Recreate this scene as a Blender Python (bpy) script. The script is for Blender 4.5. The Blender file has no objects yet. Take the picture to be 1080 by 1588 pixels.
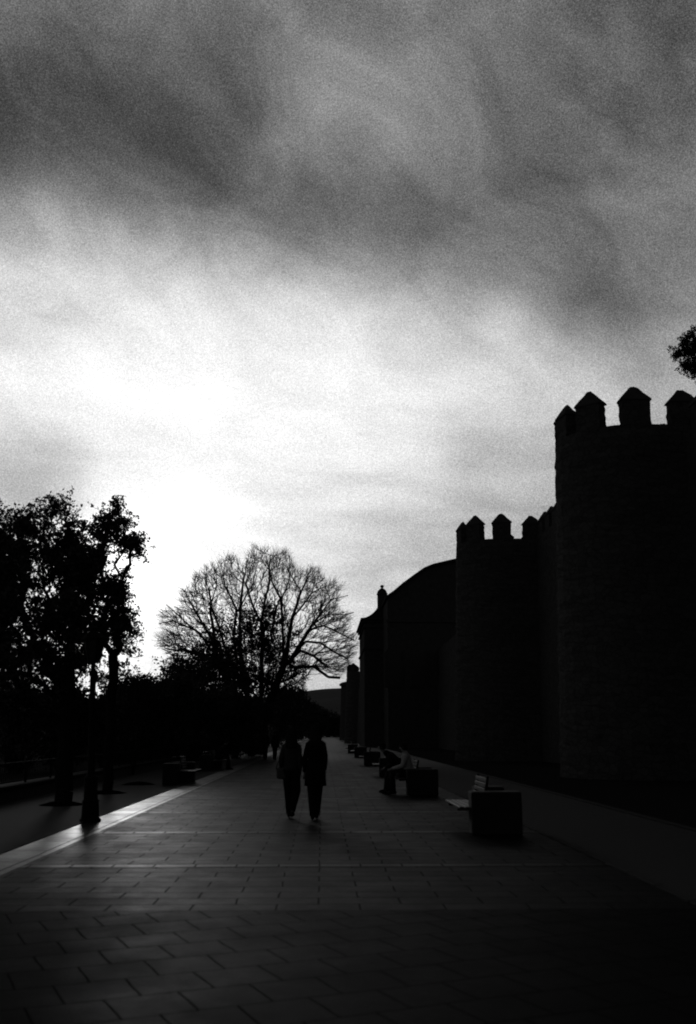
import bpy, bmesh, math, random
import numpy as np
from mathutils import Vector, Matrix, Quaternion

random.seed(7); rng = np.random.default_rng(11)
SC = bpy.context.scene
COL = SC.collection
PI = math.pi

# ------------------------------------------------------------------ camera
F_PX = 1544.0; EYE = 1.6
PITCH = math.radians(12.49); YAW = math.radians(1.45)
Fv = Vector((math.sin(YAW)*math.cos(PITCH), math.cos(YAW)*math.cos(PITCH), math.sin(PITCH)))
Rv = Vector((math.cos(YAW), -math.sin(YAW), 0))
Uv = Rv.cross(Fv)
def ray(px, py): return (Fv + Rv*((px-540)/F_PX) + Uv*((794-py)/F_PX))
def at(px, py, Y):                      # point of the place seen at a pixel, at distance Y down the promenade
    d = ray(px, py); t = Y/d.y
    return Vector((d.x*t, Y, EYE + d.z*t))
def gx(px, Y, z=0.0):                   # x of what is seen in column px at distance Y and height z
    py = 1136.0
    for _ in range(6):
        p = at(px, py, Y); q = at(px, py+1, Y); py += (z-p.z)/(q.z-p.z)
    return at(px, py, Y).x

cam = bpy.data.cameras.new('camera'); camo = bpy.data.objects.new('camera', cam); COL.objects.link(camo)
cam.sensor_fit = 'VERTICAL'; cam.sensor_height = 36; cam.lens = F_PX/1588*36
cam.clip_end = 20000; cam.clip_start = 0.1
camo.location = (0, 0, EYE)
camo.rotation_euler = Matrix((Rv, Uv, -Fv)).transposed().to_euler()
cam.dof.use_dof = True; cam.dof.focus_distance = 160; cam.dof.aperture_fstop = 1.7
SC.camera = camo
SC.view_settings.view_transform = 'Standard'; SC.view_settings.look = 'None'
SC.view_settings.exposure = 0; SC.view_settings.gamma = 1
SC.cycles.pixel_filter_type = 'BLACKMAN_HARRIS'; SC.cycles.filter_width = 1.9

# ------------------------------------------------------------------ tagging helpers
def tag(o, label=None, cat=None, group=None, kind=None):
    if label: o['label'] = label
    if cat: o['category'] = cat
    if group: o['group'] = group
    if kind: o['kind'] = kind
    return o
def empty(name, loc=(0,0,0), rz=0):
    o = bpy.data.objects.new(name, None); COL.objects.link(o)
    o.location = loc; o.rotation_euler = (0, 0, rz); o.empty_display_size = .2
    return o
def mesh_obj(name, verts, faces, mat, parent=None, smooth=False):
    me = bpy.data.meshes.new(name)
    me.from_pydata([tuple(v) for v in verts], [], [tuple(f) for f in faces]); me.update()
    if mat: me.materials.append(mat)
    if smooth:
        for p in me.polygons: p.use_smooth = True
    o = bpy.data.objects.new(name, me); COL.objects.link(o)
    if parent: o.parent = parent
    return o
def np_mesh(name, V, F, mat, parent=None, smooth=False):
    """V (n,3), F (m,k) all faces with k corners"""
    me = bpy.data.meshes.new(name); m, k = F.shape
    me.vertices.add(len(V)); me.vertices.foreach_set('co', V.astype(np.float32).ravel())
    me.loops.add(m*k); me.loops.foreach_set('vertex_index', F.astype(np.int32).ravel())
    me.polygons.add(m); me.polygons.foreach_set('loop_start', np.arange(0, m*k, k, dtype=np.int32))
    if smooth: me.polygons.foreach_set('use_smooth', np.ones(m, dtype=bool))
    me.update(calc_edges=True); me.validate()
    me.materials.append(mat)
    o = bpy.data.objects.new(name, me); COL.objects.link(o)
    if parent: o.parent = parent
    return o
def copy_tree(o, parent=None):
    c = o.copy(); COL.objects.link(c); c.parent = parent
    for ch in list(o.children): copy_tree(ch, c)
    return c
class MB:
    def __init__(s): s.v = []; s.f = []
    def add(s, v, f):
        n = len(s.v); s.v += [Vector(a) for a in v]; s.f += [tuple(i+n for i in g) for g in f]
    def box(s, x0, x1, y0, y1, z0, z1, M=None, ch=0):
        c = ch
        if c <= 0:
            v = [(x0,y0,z0),(x1,y0,z0),(x1,y1,z0),(x0,y1,z0),(x0,y0,z1),(x1,y0,z1),(x1,y1,z1),(x0,y1,z1)]
            f = [(3,2,1,0),(4,5,6,7),(0,1,5,4),(1,2,6,5),(2,3,7,6),(3,0,4,7)]
            if M: v = [M @ Vector(a) for a in v]
            s.add(v, f); return
        # bevelled: octagonal rings
        rings = []
        for (z, e) in ((z0, c), (z0+c, 0), (z1-c, 0), (z1, c)):
            a0, a1, b0, b1 = x0+e, x1-e, y0+e, y1-e
            rings.append([(a0+c,b0,z),(a1-c,b0,z),(a1,b0+c,z),(a1,b1-c,z),(a1-c,b1,z),(a0+c,b1,z),(a0,b1-c,z),(a0,b0+c,z)])
        v = [p for r in rings for p in r]; f = []
        for k in range(3):
            for i in range(8): f.append((k*8+i, k*8+(i+1)%8, (k+1)*8+(i+1)%8, (k+1)*8+i))
        f.append(tuple(reversed(range(8)))); f.append(tuple(range(24, 32)))
        if M: v = [M @ Vector(a) for a in v]
        s.add(v, f)
    def lathe(s, prof, n=12, c=(0,0), flute=0):
        base = len(s.v)
        for (r, z) in prof:
            for i in range(n):
                rr = r*(1-flute*(i % 2)); a = 2*PI*i/n
                s.v.append(Vector((c[0]+rr*math.cos(a), c[1]+rr*math.sin(a), z)))
        m = len(prof)
        for k in range(m-1):
            for i in range(n): s.f.append((base+k*n+i, base+k*n+(i+1)%n, base+(k+1)*n+(i+1)%n, base+(k+1)*n+i))
        s.f.append(tuple(base+i for i in reversed(range(n)))); s.f.append(tuple(base+(m-1)*n+i for i in range(n)))
    def tube(s, pts, rad, n=8, flat=None, cap=True, up=Vector((0,1,0))):
        """rad: list of (ra, rb) ; ra along the side axis, rb along the other"""
        pts = [Vector(p) for p in pts]; base = len(s.v); m = len(pts)
        for k, p in enumerate(pts):
            t = (pts[min(k+1,m-1)] - pts[max(k-1,0)]).normalized()
            a = up.cross(t)
            if a.length < 1e-3: a = Vector((1,0,0))
            a.normalize(); b = t.cross(a).normalized()
            r = rad[k] if isinstance(rad[k], (tuple, list)) else (rad[k], rad[k])
            for i in range(n):
                q = 2*PI*i/n; s.v.append(p + a*(r[0]*math.cos(q)) + b*(r[1]*math.sin(q)))
        for k in range(m-1):
            for i in range(n): s.f.append((base+k*n+i, base+k*n+(i+1)%n, base+(k+1)*n+(i+1)%n, base+(k+1)*n+i))
        if cap:
            s.f.append(tuple(base+i for i in reversed(range(n)))); s.f.append(tuple(base+(m-1)*n+i for i in range(n)))
    def build(s, name, mat, parent=None, smooth=False): return mesh_obj(name, s.v, s.f, mat, parent, smooth)

# ------------------------------------------------------------------ materials (black-and-white photograph: every colour neutral)
def nodes_of(m):
    m.use_nodes = True; return m.node_tree.nodes, m.node_tree.links
def g4(v): return (v, v, v, 1)
def mat_basic(name, a, b, scale=4, rough=.85, spec=.3, bump=.2, detail=6, dist=.02, coords='Object'):
    m = bpy.data.materials.new(name); N, L = nodes_of(m); p = N['Principled BSDF']
    tc = N.new('ShaderNodeTexCoord'); n = N.new('ShaderNodeTexNoise'); n.inputs['Scale'].default_value = scale
    n.inputs['Detail'].default_value = detail; n.inputs['Roughness'].default_value = .6
    L.new(tc.outputs[coords], n.inputs['Vector'])
    r = N.new('ShaderNodeValToRGB'); r.color_ramp.elements[0].position = .3; r.color_ramp.elements[1].position = .7
    r.color_ramp.elements[0].color = g4(a); r.color_ramp.elements[1].color = g4(b)
    L.new(n.outputs['Fac'], r.inputs['Fac']); L.new(r.outputs['Color'], p.inputs['Base Color'])
    p.inputs['Roughness'].default_value = rough; p.inputs['Specular IOR Level'].default_value = spec
    if bump:
        bp = N.new('ShaderNodeBump'); bp.inputs['Strength'].default_value = bump; bp.inputs['Distance'].default_value = dist
        L.new(n.outputs['Fac'], bp.inputs['Height']); L.new(bp.outputs['Normal'], p.inputs['Normal'])
    return m
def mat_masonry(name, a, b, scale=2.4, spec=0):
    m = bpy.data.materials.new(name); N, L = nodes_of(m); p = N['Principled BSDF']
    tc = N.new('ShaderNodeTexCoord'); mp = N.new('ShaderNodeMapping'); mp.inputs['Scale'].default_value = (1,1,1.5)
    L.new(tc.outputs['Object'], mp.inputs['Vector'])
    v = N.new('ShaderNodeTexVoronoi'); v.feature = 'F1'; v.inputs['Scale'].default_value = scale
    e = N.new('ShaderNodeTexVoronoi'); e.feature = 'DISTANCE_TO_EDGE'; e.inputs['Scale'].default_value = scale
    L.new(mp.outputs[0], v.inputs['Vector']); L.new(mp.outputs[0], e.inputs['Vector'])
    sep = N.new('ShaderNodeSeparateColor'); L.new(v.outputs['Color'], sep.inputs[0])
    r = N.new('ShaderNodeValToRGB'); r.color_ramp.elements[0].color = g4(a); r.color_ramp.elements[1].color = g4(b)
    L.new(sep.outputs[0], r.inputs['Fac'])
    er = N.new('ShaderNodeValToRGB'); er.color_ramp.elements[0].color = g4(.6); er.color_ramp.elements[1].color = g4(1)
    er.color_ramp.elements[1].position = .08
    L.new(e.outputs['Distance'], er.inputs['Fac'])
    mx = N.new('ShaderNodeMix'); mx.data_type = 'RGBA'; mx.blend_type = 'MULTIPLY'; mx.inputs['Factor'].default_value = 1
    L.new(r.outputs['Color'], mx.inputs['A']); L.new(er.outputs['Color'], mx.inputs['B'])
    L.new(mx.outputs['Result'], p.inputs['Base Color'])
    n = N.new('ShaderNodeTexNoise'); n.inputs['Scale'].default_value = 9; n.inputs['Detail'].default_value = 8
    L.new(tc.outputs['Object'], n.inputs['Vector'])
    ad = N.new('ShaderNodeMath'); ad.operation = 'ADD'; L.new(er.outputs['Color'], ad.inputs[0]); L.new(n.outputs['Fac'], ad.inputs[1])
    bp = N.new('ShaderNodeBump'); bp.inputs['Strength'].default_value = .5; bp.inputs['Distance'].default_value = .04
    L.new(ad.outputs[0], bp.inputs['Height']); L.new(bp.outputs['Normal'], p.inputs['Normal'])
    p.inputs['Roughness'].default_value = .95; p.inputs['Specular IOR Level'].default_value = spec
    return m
def mat_paving(name, a, b, bw, bh, rot, rough=.42, spec=.4, joint=.25, off=.5, mort=.014):
    m = bpy.data.materials.new(name); N, L = nodes_of(m); p = N['Principled BSDF']
    tc = N.new('ShaderNodeTexCoord'); mp = N.new('ShaderNodeMapping'); mp.inputs['Rotation'].default_value = (0,0,rot)
    L.new(tc.outputs['Object'], mp.inputs['Vector'])
    # slightly wavering joints
    wn = N.new('ShaderNodeTexNoise'); wn.inputs['Scale'].default_value = 1.3; L.new(mp.outputs[0], wn.inputs['Vector'])
    sc = N.new('ShaderNodeVectorMath'); sc.operation = 'SCALE'; sc.inputs['Scale'].default_value = .05
    L.new(wn.outputs['Color'], sc.inputs[0])
    va = N.new('ShaderNodeVectorMath'); L.new(mp.outputs[0], va.inputs[0]); L.new(sc.outputs[0], va.inputs[1])
    br = N.new('ShaderNodeTexBrick'); br.offset = off; br.inputs['Scale'].default_value = 1
    br.inputs['Brick Width'].default_value = bw; br.inputs['Row Height'].default_value = bh
    br.inputs['Mortar Size'].default_value = mort; br.inputs['Mortar Smooth'].default_value = .3
    br.inputs['Color1'].default_value = g4(a); br.inputs['Color2'].default_value = g4(b); br.inputs['Mortar'].default_value = g4(a*joint)
    L.new(va.outputs[0], br.inputs['Vector'])
    n = N.new('ShaderNodeTexNoise'); n.inputs['Scale'].default_value = 1.1; n.inputs['Detail'].default_value = 12; n.inputs['Roughness'].default_value = .75
    L.new(tc.outputs['Object'], n.inputs['Vector'])
    nr = N.new('ShaderNodeMapRange'); nr.inputs['From Min'].default_value = .3; nr.inputs['From Max'].default_value = .7
    nr.inputs['To Min'].default_value = .6; nr.inputs['To Max'].default_value = 1.3
    L.new(n.outputs['Fac'], nr.inputs['Value'])
    mx = N.new('ShaderNodeVectorMath'); mx.operation = 'SCALE'; L.new(br.outputs['Color'], mx.inputs[0]); L.new(nr.outputs[0], mx.inputs['Scale'])
    L.new(mx.outputs[0], p.inputs['Base Color'])
    # joints are rough, worn slabs smoother and uneven
    rr = N.new('ShaderNodeMapRange'); rr.inputs['From Min'].default_value = .3; rr.inputs['From Max'].default_value = .7
    rr.inputs['To Min'].default_value = rough-.08; rr.inputs['To Max'].default_value = rough+.12
    L.new(n.outputs['Fac'], rr.inputs['Value'])
    mr = N.new('ShaderNodeMix'); L.new(br.outputs['Fac'], mr.inputs['Factor']); L.new(rr.outputs[0], mr.inputs['A']); mr.inputs['B'].default_value = rough+.25
    L.new(mr.outputs['Result'], p.inputs['Roughness'])
    sp = N.new('ShaderNodeMath'); sp.operation = 'MULTIPLY_ADD'; sp.inputs[1].default_value = -spec*.6; sp.inputs[2].default_value = spec
    L.new(br.outputs['Fac'], sp.inputs[0]); L.new(sp.outputs[0], p.inputs['Specular IOR Level'])
    g = N.new('ShaderNodeTexNoise'); g.inputs['Scale'].default_value = 60; g.inputs['Detail'].default_value = 4; L.new(tc.outputs['Object'], g.inputs['Vector'])
    h = N.new('ShaderNodeMath'); h.operation = 'MULTIPLY_ADD'; h.inputs[1].default_value = -1.6; L.new(br.outputs['Fac'], h.inputs[0]); L.new(g.outputs['Fac'], h.inputs[2])
    h2 = N.new('ShaderNodeMath'); h2.operation = 'ADD'; L.new(h.outputs[0], h2.inputs[0]); L.new(n.outputs['Fac'], h2.inputs[1])
    bp = N.new('ShaderNodeBump'); bp.inputs['Strength'].default_value = .5 if rough > .3 else .2; bp.inputs['Distance'].default_value = .006
    L.new(h2.outputs[0], bp.inputs['Height']); L.new(bp.outputs['Normal'], p.inputs['Normal'])
    return m

M = dict(
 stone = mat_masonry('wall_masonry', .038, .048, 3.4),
 cap   = mat_basic('merlon_cap_stone', .03, .045, 3, 1, 0, .4),
 ashlar= mat_basic('ashlar', .03, .045, 2, 1, 0, .3),
 roof  = mat_basic('roof_tiles', .02, .035, 6, 1, 0, .4),
 glass = mat_basic('dark_glass', .004, .006, 2, .4, .3, 0),
 bark  = mat_basic('bark', .008, .018, 12, 1, 0, .8),
 leaf  = mat_basic('leaf', .02, .045, 2, .8, .15, 0),
 leafd = mat_basic('evergreen_leaf', .018, .03, 2, .9, .1, 0),
 iron  = mat_basic('painted_iron', .004, .008, 20, .9, .05, .1),
 lampg = mat_basic('lantern_glass', .01, .02, 8, .5, .1, 0),
 block = mat_basic('bench_stone', .008, .015, 8, .9, .15, .3),
 wood  = mat_basic('bench_slat_wood', .009, .015, 14, .6, .2, .2),
 gravel= mat_basic('gravel', .006, .012, 30, .95, .08, .8, 8, .02),
 soil  = mat_basic('soil', .002, .006, 20, 1, 0, .8),
 grass = mat_basic('grass', .010, .018, 25, 1, .0, .8, 8, .03),
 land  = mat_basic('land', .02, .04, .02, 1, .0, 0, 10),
 hill  = mat_basic('hill', .045, .075, .004, 1, .0, 0, 12),  # distance haze put into the base colour, lighter than the nearer land
 kerb  = mat_basic('kerb_stone', .010, .016, 9, .9, .03, .3),
 pale  = mat_basic('pale_knit', .16, .24, 40, .9, .1, .3),
 cloth = mat_basic('dark_cloth', .006, .010, 30, .95, .05, .2),
 cloth2= mat_basic('black_coat_cloth', .003, .006, 30, .95, .05, .2),
 jacket= mat_basic('grey_jacket', .018, .03, 25, .95, .05, .3),
 denim = mat_basic('dark_trousers', .004, .008, 40, .95, .05, .2),
 shoe  = mat_basic('shoe_leather', .003, .006, 20, .9, .05, .1),
 skin  = mat_basic('skin', .10, .13, 10, .6, .2, 0),
 hair  = mat_basic('dark_hair', .010, .016, 60, 1, 0, .3),
 bag   = mat_basic('bag_cloth', .03, .05, 20, .8, .2, .2),
)
M['pav'] = mat_paving('paving_slabs', .005, .0068, .78, .37, 0, rough=.5, spec=.0085, joint=.5, mort=.009)
M['pavnear'] = mat_paving('paving_slabs_diagonal', .0045, .0062, .46, .47, math.radians(-23), rough=.5, spec=.0045, joint=.65, mort=.008)
M['band'] = mat_paving('paving_band_stone', .007, .009, .9, .5, PI/2, rough=.42, spec=.012, joint=.5)
M['border'] = mat_paving('border_stone', .0055, .008, 1.2, .62, PI/2, rough=.34, spec=.02, joint=.5)

# ------------------------------------------------------------------ sky (cloud deck over a Nishita sky)
SUN_AZ, SUN_EL = -11.5, 11.5
def smooth01(t): t = max(0, min(1, t)); return t*t*(3-2*t)
# tone of the cloud deck by direction: rows of elevation, columns of azimuth (0..1 display tone)
AZ = [-17, -12, -7, -1.5, 4, 9.5, 15, 20.5]
EL = [0, 2.5, 5, 7, 9, 11, 13, 15, 17, 19, 21, 23, 25, 27, 29, 31, 33, 35, 37, 39, 41]
PXC = [0, 154, 308, 462, 616, 770, 924, 1080]
PYC = [1137, 1070, 1000, 950, 900, 850, 800, 750, 700, 650, 600, 550, 500, 450, 400, 350, 300, 250, 200, 150, 100, 50, 0]
T = {  # display tone 0-255 read for each row of picture height
1137:[120,200,200,140,140,130,120,120],
1070:[150,225,215,160,150,140,130,120],
1000:[180,250,238,215,200,170,150,140],
 950:[190,255,245,225,200,175,155,145],
 900:[200,258,248,222,190,170,155,145],
 850:[190,262,250,205,170,165,155,145],
 800:[165,262,252,222,205,170,165,150],
 750:[135,215,246,240,228,170,165,155],
 700:[160,235,246,246,228,195,180,160],
 650:[225,255,252,244,236,205,195,170],
 600:[240,255,255,250,238,220,205,170],
 550:[225,248,250,248,242,225,175,145],
 500:[205,238,240,240,236,180,125,120],
 450:[205,225,232,222,175,122,105,118],
 400:[195,215,195,145,110,112,100,112],
 350:[172,165,108, 92, 95, 88,102,112],
 300:[135, 88, 62, 80, 98, 92,105,100],
 250:[ 66, 60, 60,104,112,100, 98,108],
 200:[ 54, 58, 60,128,135,112, 98,100],
 150:[ 44, 60, 85,128,122,110, 98, 92],
 100:[ 60, 80, 98,120,122,110, 96, 90],
  50:[ 70,100,100,110,125,105, 92, 88],
   0:[ 95,125,118,120,122,108, 92, 82]}
def tone_px(px, py):
    py = max(0, min(1137, py)); px = max(0, min(1080, px))
    ys = PYC; k = 0
    while k < len(ys)-2 and ys[k+1] > py: k += 1
    t = (ys[k]-py)/(ys[k]-ys[k+1]); j = min(6, int(px//154)); u = min(1, (px-PXC[j])/(PXC[j+1]-PXC[j]))
    a, b = T[ys[k]], T[ys[k+1]]
    return ((a[j]*(1-u)+a[j+1]*u)*(1-t) + (b[j]*(1-u)+b[j+1]*u)*t)/255
def tone(az, el):
    a, e = math.radians(az), math.radians(el)
    d = Vector((math.sin(a)*math.cos(e), math.cos(a)*math.cos(e), math.sin(e)))
    f = d.dot(Fv); return tone_px(540 + F_PX*d.dot(Rv)/f, 794 - F_PX*d.dot(Uv)/f)

W = bpy.data.worlds.new('World'); SC.world = W; W.use_nodes = True
N, L = W.node_tree.nodes, W.node_tree.links
for n in list(N): N.remove(n)
def nd(t, **k):
    n = N.new(t)
    for a, b in k.items(): setattr(n, a, b)
    return n
def mth(op, a, b=None, c=None, clamp=False):
    n = nd('ShaderNodeMath', operation=op, use_clamp=clamp)
    for i, x in enumerate((a, b, c)):
        if x is None: continue
        if isinstance(x, (int, float)): n.inputs[i].default_value = x
        else: L.new(x, n.inputs[i])
    return n.outputs[0]
out = nd('ShaderNodeOutputWorld'); tc = nd('ShaderNodeTexCoord')
sep = nd('ShaderNodeSeparateXYZ'); L.new(tc.outputs['Generated'], sep.inputs[0])
X, Y, Z = sep.outputs
az0 = mth('MULTIPLY', mth('ARCTAN2', X, Y), 180/PI)
el0 = mth('MULTIPLY', mth('ARCSINE', Z), 180/PI)
cmb = nd('ShaderNodeCombineXYZ'); L.new(az0, cmb.inputs[0]); L.new(el0, cmb.inputs[1])
def noise(vec, scale, detail=4, rough=.55, dist=0.):
    n = nd('ShaderNodeTexNoise'); n.inputs['Scale'].default_value = scale; n.inputs['Detail'].default_value = detail
    n.inputs['Roughness'].default_value = rough; n.inputs['Distortion'].default_value = dist; L.new(vec, n.inputs['Vector']); return n
def mapping(vec, rot=0, sc=(1,1,1), loc=(0,0,0)):
    m = nd('ShaderNodeMapping', vector_type='TEXTURE'); m.inputs['Rotation'].default_value = (0,0,rot); m.inputs['Scale'].default_value = tuple(1/q for q in sc)
    m.inputs['Location'].default_value = loc; L.new(vec, m.inputs['Vector']); return m.outputs[0]
w1 = noise(mapping(cmb.outputs[0], math.radians(-28), (.7,1,1)), .17, 6, .55)
ws = nd('ShaderNodeSeparateColor'); L.new(w1.outputs['Color'], ws.inputs[0])
az = mth('ADD', az0, mth('MULTIPLY', mth('SUBTRACT', ws.outputs[0], .5), 5.0))
el = mth('ADD', el0, mth('MULTIPLY', mth('SUBTRACT', ws.outputs[1], .5), 3.0))
efac = mth('DIVIDE', el, 41.0, clamp=True)
total = None
for i, A in enumerate(AZ):
    r = nd('ShaderNodeValToRGB'); cr = r.color_ramp; cr.interpolation = 'B_SPLINE'
    while len(cr.elements) > 1: cr.elements.remove(cr.elements[-1])
    for k, e in enumerate(EL):
        elm = cr.elements[0] if k == 0 else cr.elements.new(min(1, e/41))
        elm.position = min(1, e/41); elm.color = g4(tone(A, e))
    L.new(efac, r.inputs[0])
    # tent weight, smoothstepped; the end columns carry on round the horizon
    a0 = AZ[i-1] if i else None; a1 = AZ[i+1] if i < len(AZ)-1 else None
    wt = None
    if a0 is not None:
        m = nd('ShaderNodeMapRange', interpolation_type='SMOOTHSTEP'); m.inputs['From Min'].default_value = a0; m.inputs['From Max'].default_value = A
        L.new(az, m.inputs['Value']); wt = m.outputs[0]
    if a1 is not None:
        m = nd('ShaderNodeMapRange', interpolation_type='SMOOTHSTEP'); m.inputs['From Min'].default_value = A; m.inputs['From Max'].default_value = a1
        m.inputs['To Min'].default_value = 1; m.inputs['To Max'].default_value = 0
        L.new(az, m.inputs['Value']); wt = m.outputs[0] if wt is None else mth('MULTIPLY', wt, m.outputs[0])
    term = mth('MULTIPLY', r.outputs[0], wt)
    total = term if total is None else mth('ADD', total, term)
# wisps and streaks of the cloud deck
zz = mth('MAXIMUM', Z, .03); zz = mth('ADD', zz, .12)
pl = nd('ShaderNodeCombineXYZ'); L.new(mth('DIVIDE', X, zz), pl.inputs[0]); L.new(mth('DIVIDE', Y, zz), pl.inputs[1])
s1 = noise(mapping(pl.outputs[0], math.radians(38), (1, 1.5, 1)), 1.7, 8, .55, .5)
s2 = noise(mapping(cmb.outputs[0], math.radians(-34), (.62, 1, 1), (3,1,0)), .22, 8, .55, .7)
s3 = noise(mapping(cmb.outputs[0], math.radians(-5), (.28, 1.3, 1), (9,4,0)), .36, 6, .5, .5)
gr = noise(tc.outputs['Generated'], 760, 2, .9)
hi = nd('ShaderNodeMapRange'); hi.inputs['From Min'].default_value = 12; hi.inputs['From Max'].default_value = 24; L.new(el, hi.inputs['Value'])
hi = hi.outputs[0]; lo = mth('SUBTRACT', 1, hi)
d = mth('ADD', mth('MULTIPLY', mth('SUBTRACT', s1.outputs['Fac'], .5), .22), mth('MULTIPLY', mth('SUBTRACT', s2.outputs['Fac'], .5), .40))
d = mth('MULTIPLY', d, mth('ADD', mth('MULTIPLY', hi, .9), .10))
d = mth('ADD', d, mth('MULTIPLY', mth('MULTIPLY', mth('SUBTRACT', s3.outputs['Fac'], .5), .42), lo))
d = mth('ADD', d, mth('MULTIPLY', mth('SUBTRACT', gr.outputs['Fac'], .5), .66))
tn = mth('MAXIMUM', mth('ADD', total, d), .02)
lin = mth('POWER', tn, 2.2)
# away from the west the deck is darker
bk = nd('ShaderNodeMapRange', interpolation_type='SMOOTHSTEP'); bk.inputs['From Min'].default_value = -.2; bk.inputs['From Max'].default_value = .75
bk.inputs['To Min'].default_value = .45; bk.inputs['To Max'].default_value = 1; L.new(Y, bk.inputs['Value'])
sd = nd('ShaderNodeMapRange', interpolation_type='SMOOTHSTEP'); sd.inputs['From Min'].default_value = 30; sd.inputs['From Max'].default_value = 70
sd.inputs['To Min'].default_value = 1; sd.inputs['To Max'].default_value = .55; L.new(mth('ABSOLUTE', az0), sd.inputs['Value'])
lin = mth('MULTIPLY', mth('MULTIPLY', lin, bk.outputs[0]), sd.outputs[0])
# the sun's glow behind thin cloud
sa, se = math.radians(SUN_AZ), math.radians(SUN_EL)
SUNV = Vector((math.sin(sa)*math.cos(se), math.cos(sa)*math.cos(se), math.sin(se)))
dp = nd('ShaderNodeVectorMath', operation='DOT_PRODUCT'); L.new(tc.outputs['Generated'], dp.inputs[0]); dp.inputs[1].default_value = (math.sin(sa)*math.cos(math.radians(9.3)), math.cos(sa)*math.cos(math.radians(9.3)), math.sin(math.radians(9.3)))
gl = mth('MULTIPLY', mth('POWER', mth('MAXIMUM', dp.outputs['Value'], 0), 900), .5)
lin = mth('ADD', lin, gl)
bg = nd('ShaderNodeBackground'); cc = nd('ShaderNodeCombineColor')
for i in range(3): L.new(lin, cc.inputs[i])
L.new(cc.outputs[0], bg.inputs[0]); bg.inputs[1].default_value = .93
sky = nd('ShaderNodeTexSky', sky_type='NISHITA'); sky.sun_disc = False
sky.sun_elevation = se; sky.sun_rotation = sa
bw = nd('ShaderNodeRGBToBW'); L.new(sky.outputs[0], bw.inputs[0])
bg2 = nd('ShaderNodeBackground'); L.new(bw.outputs[0], bg2.inputs[0]); bg2.inputs[1].default_value = .006
ad = nd('ShaderNodeAddShader'); L.new(bg.outputs[0], ad.inputs[0]); L.new(bg2.outputs[0], ad.inputs[1]); L.new(ad.outputs[0], out.inputs[0])

sl = bpy.data.lights.new('sun', 'SUN'); sl.energy = .24; sl.angle = math.radians(5); sl.color = (1, 1, 1)
so = bpy.data.objects.new('sun', sl); COL.objects.link(so); so.rotation_euler = SUNV.to_track_quat('Z', 'Y').to_euler(); so.location = (0,0,60)

# ------------------------------------------------------------------ ground
def sheet(name, x0, x1, y0, y1, z, mat, nx=1, ny=1):
    V = []; Fc = []
    for j in range(ny+1):
        for i in range(nx+1): V.append((x0+(x1-x0)*i/nx, y0+(y1-y0)*j/ny, z))
    for j in range(ny):
        for i in range(nx): a = j*(nx+1)+i; Fc.append((a, a+1, a+nx+2, a+nx+1))
    return tag(mesh_obj(name, V, Fc, mat), kind='structure')
sheet('ground', -6000, 6000, -2000, 9000, -.03, M['land'])
PL, PR = -4.25, 3.5                     # promenade edges
sheet('gravel_verge', -7.35, PL-.16, -30, 420, 0, M['gravel'])
sheet('gravel_strip', PR+.12, 6.15, -30, 420, 0, M['gravel'])
sheet('lawn', 6.28, 60, -30, 420, .004, M['grass'])
sheet('promenade', PL+.62, PR, 9.65, 420, .02, M['pav'])
sheet('promenade_near', PL+.62, PR, -30, 9.64, .02, M['pavnear'])
sheet('border_band', PL, PL+.62, -30, 420, .022, M['border'])
for y in (12.65, 16.8, 21.0, 25.2, 30, 35, 40.5):
    sheet('paving_band', PL+.62, PR-.0, y, y+.2, .024 if y > 10 else .021, M['band'])
for (x, w) in ((PL-.16, .155), (PR+.003, .11), (6.16, .12)):
    b = MB(); y = -30
    while y < 200:
        l = .98; b.box(x, x+w, y, y+l, -.02, .035, ch=.008); y += 1.0
    tag(b.build('kerb', M['kerb']), kind='structure')

# hills on the horizon
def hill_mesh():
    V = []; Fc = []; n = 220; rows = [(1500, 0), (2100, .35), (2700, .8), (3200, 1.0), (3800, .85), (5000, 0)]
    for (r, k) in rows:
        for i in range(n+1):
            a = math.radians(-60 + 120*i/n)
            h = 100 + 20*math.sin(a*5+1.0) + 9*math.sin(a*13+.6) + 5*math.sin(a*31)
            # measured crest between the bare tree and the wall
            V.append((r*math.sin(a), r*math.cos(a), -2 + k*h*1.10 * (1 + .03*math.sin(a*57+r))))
    m = n+1
    for j in range(len(rows)-1):
        for i in range(n): Fc.append((j*m+i, j*m+i+1, (j+1)*m+i+1, (j+1)*m+i))
    return V, Fc
V, Fc = hill_mesh(); tag(mesh_obj('hills', V, Fc, M['hill'], smooth=True), kind='structure')

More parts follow.
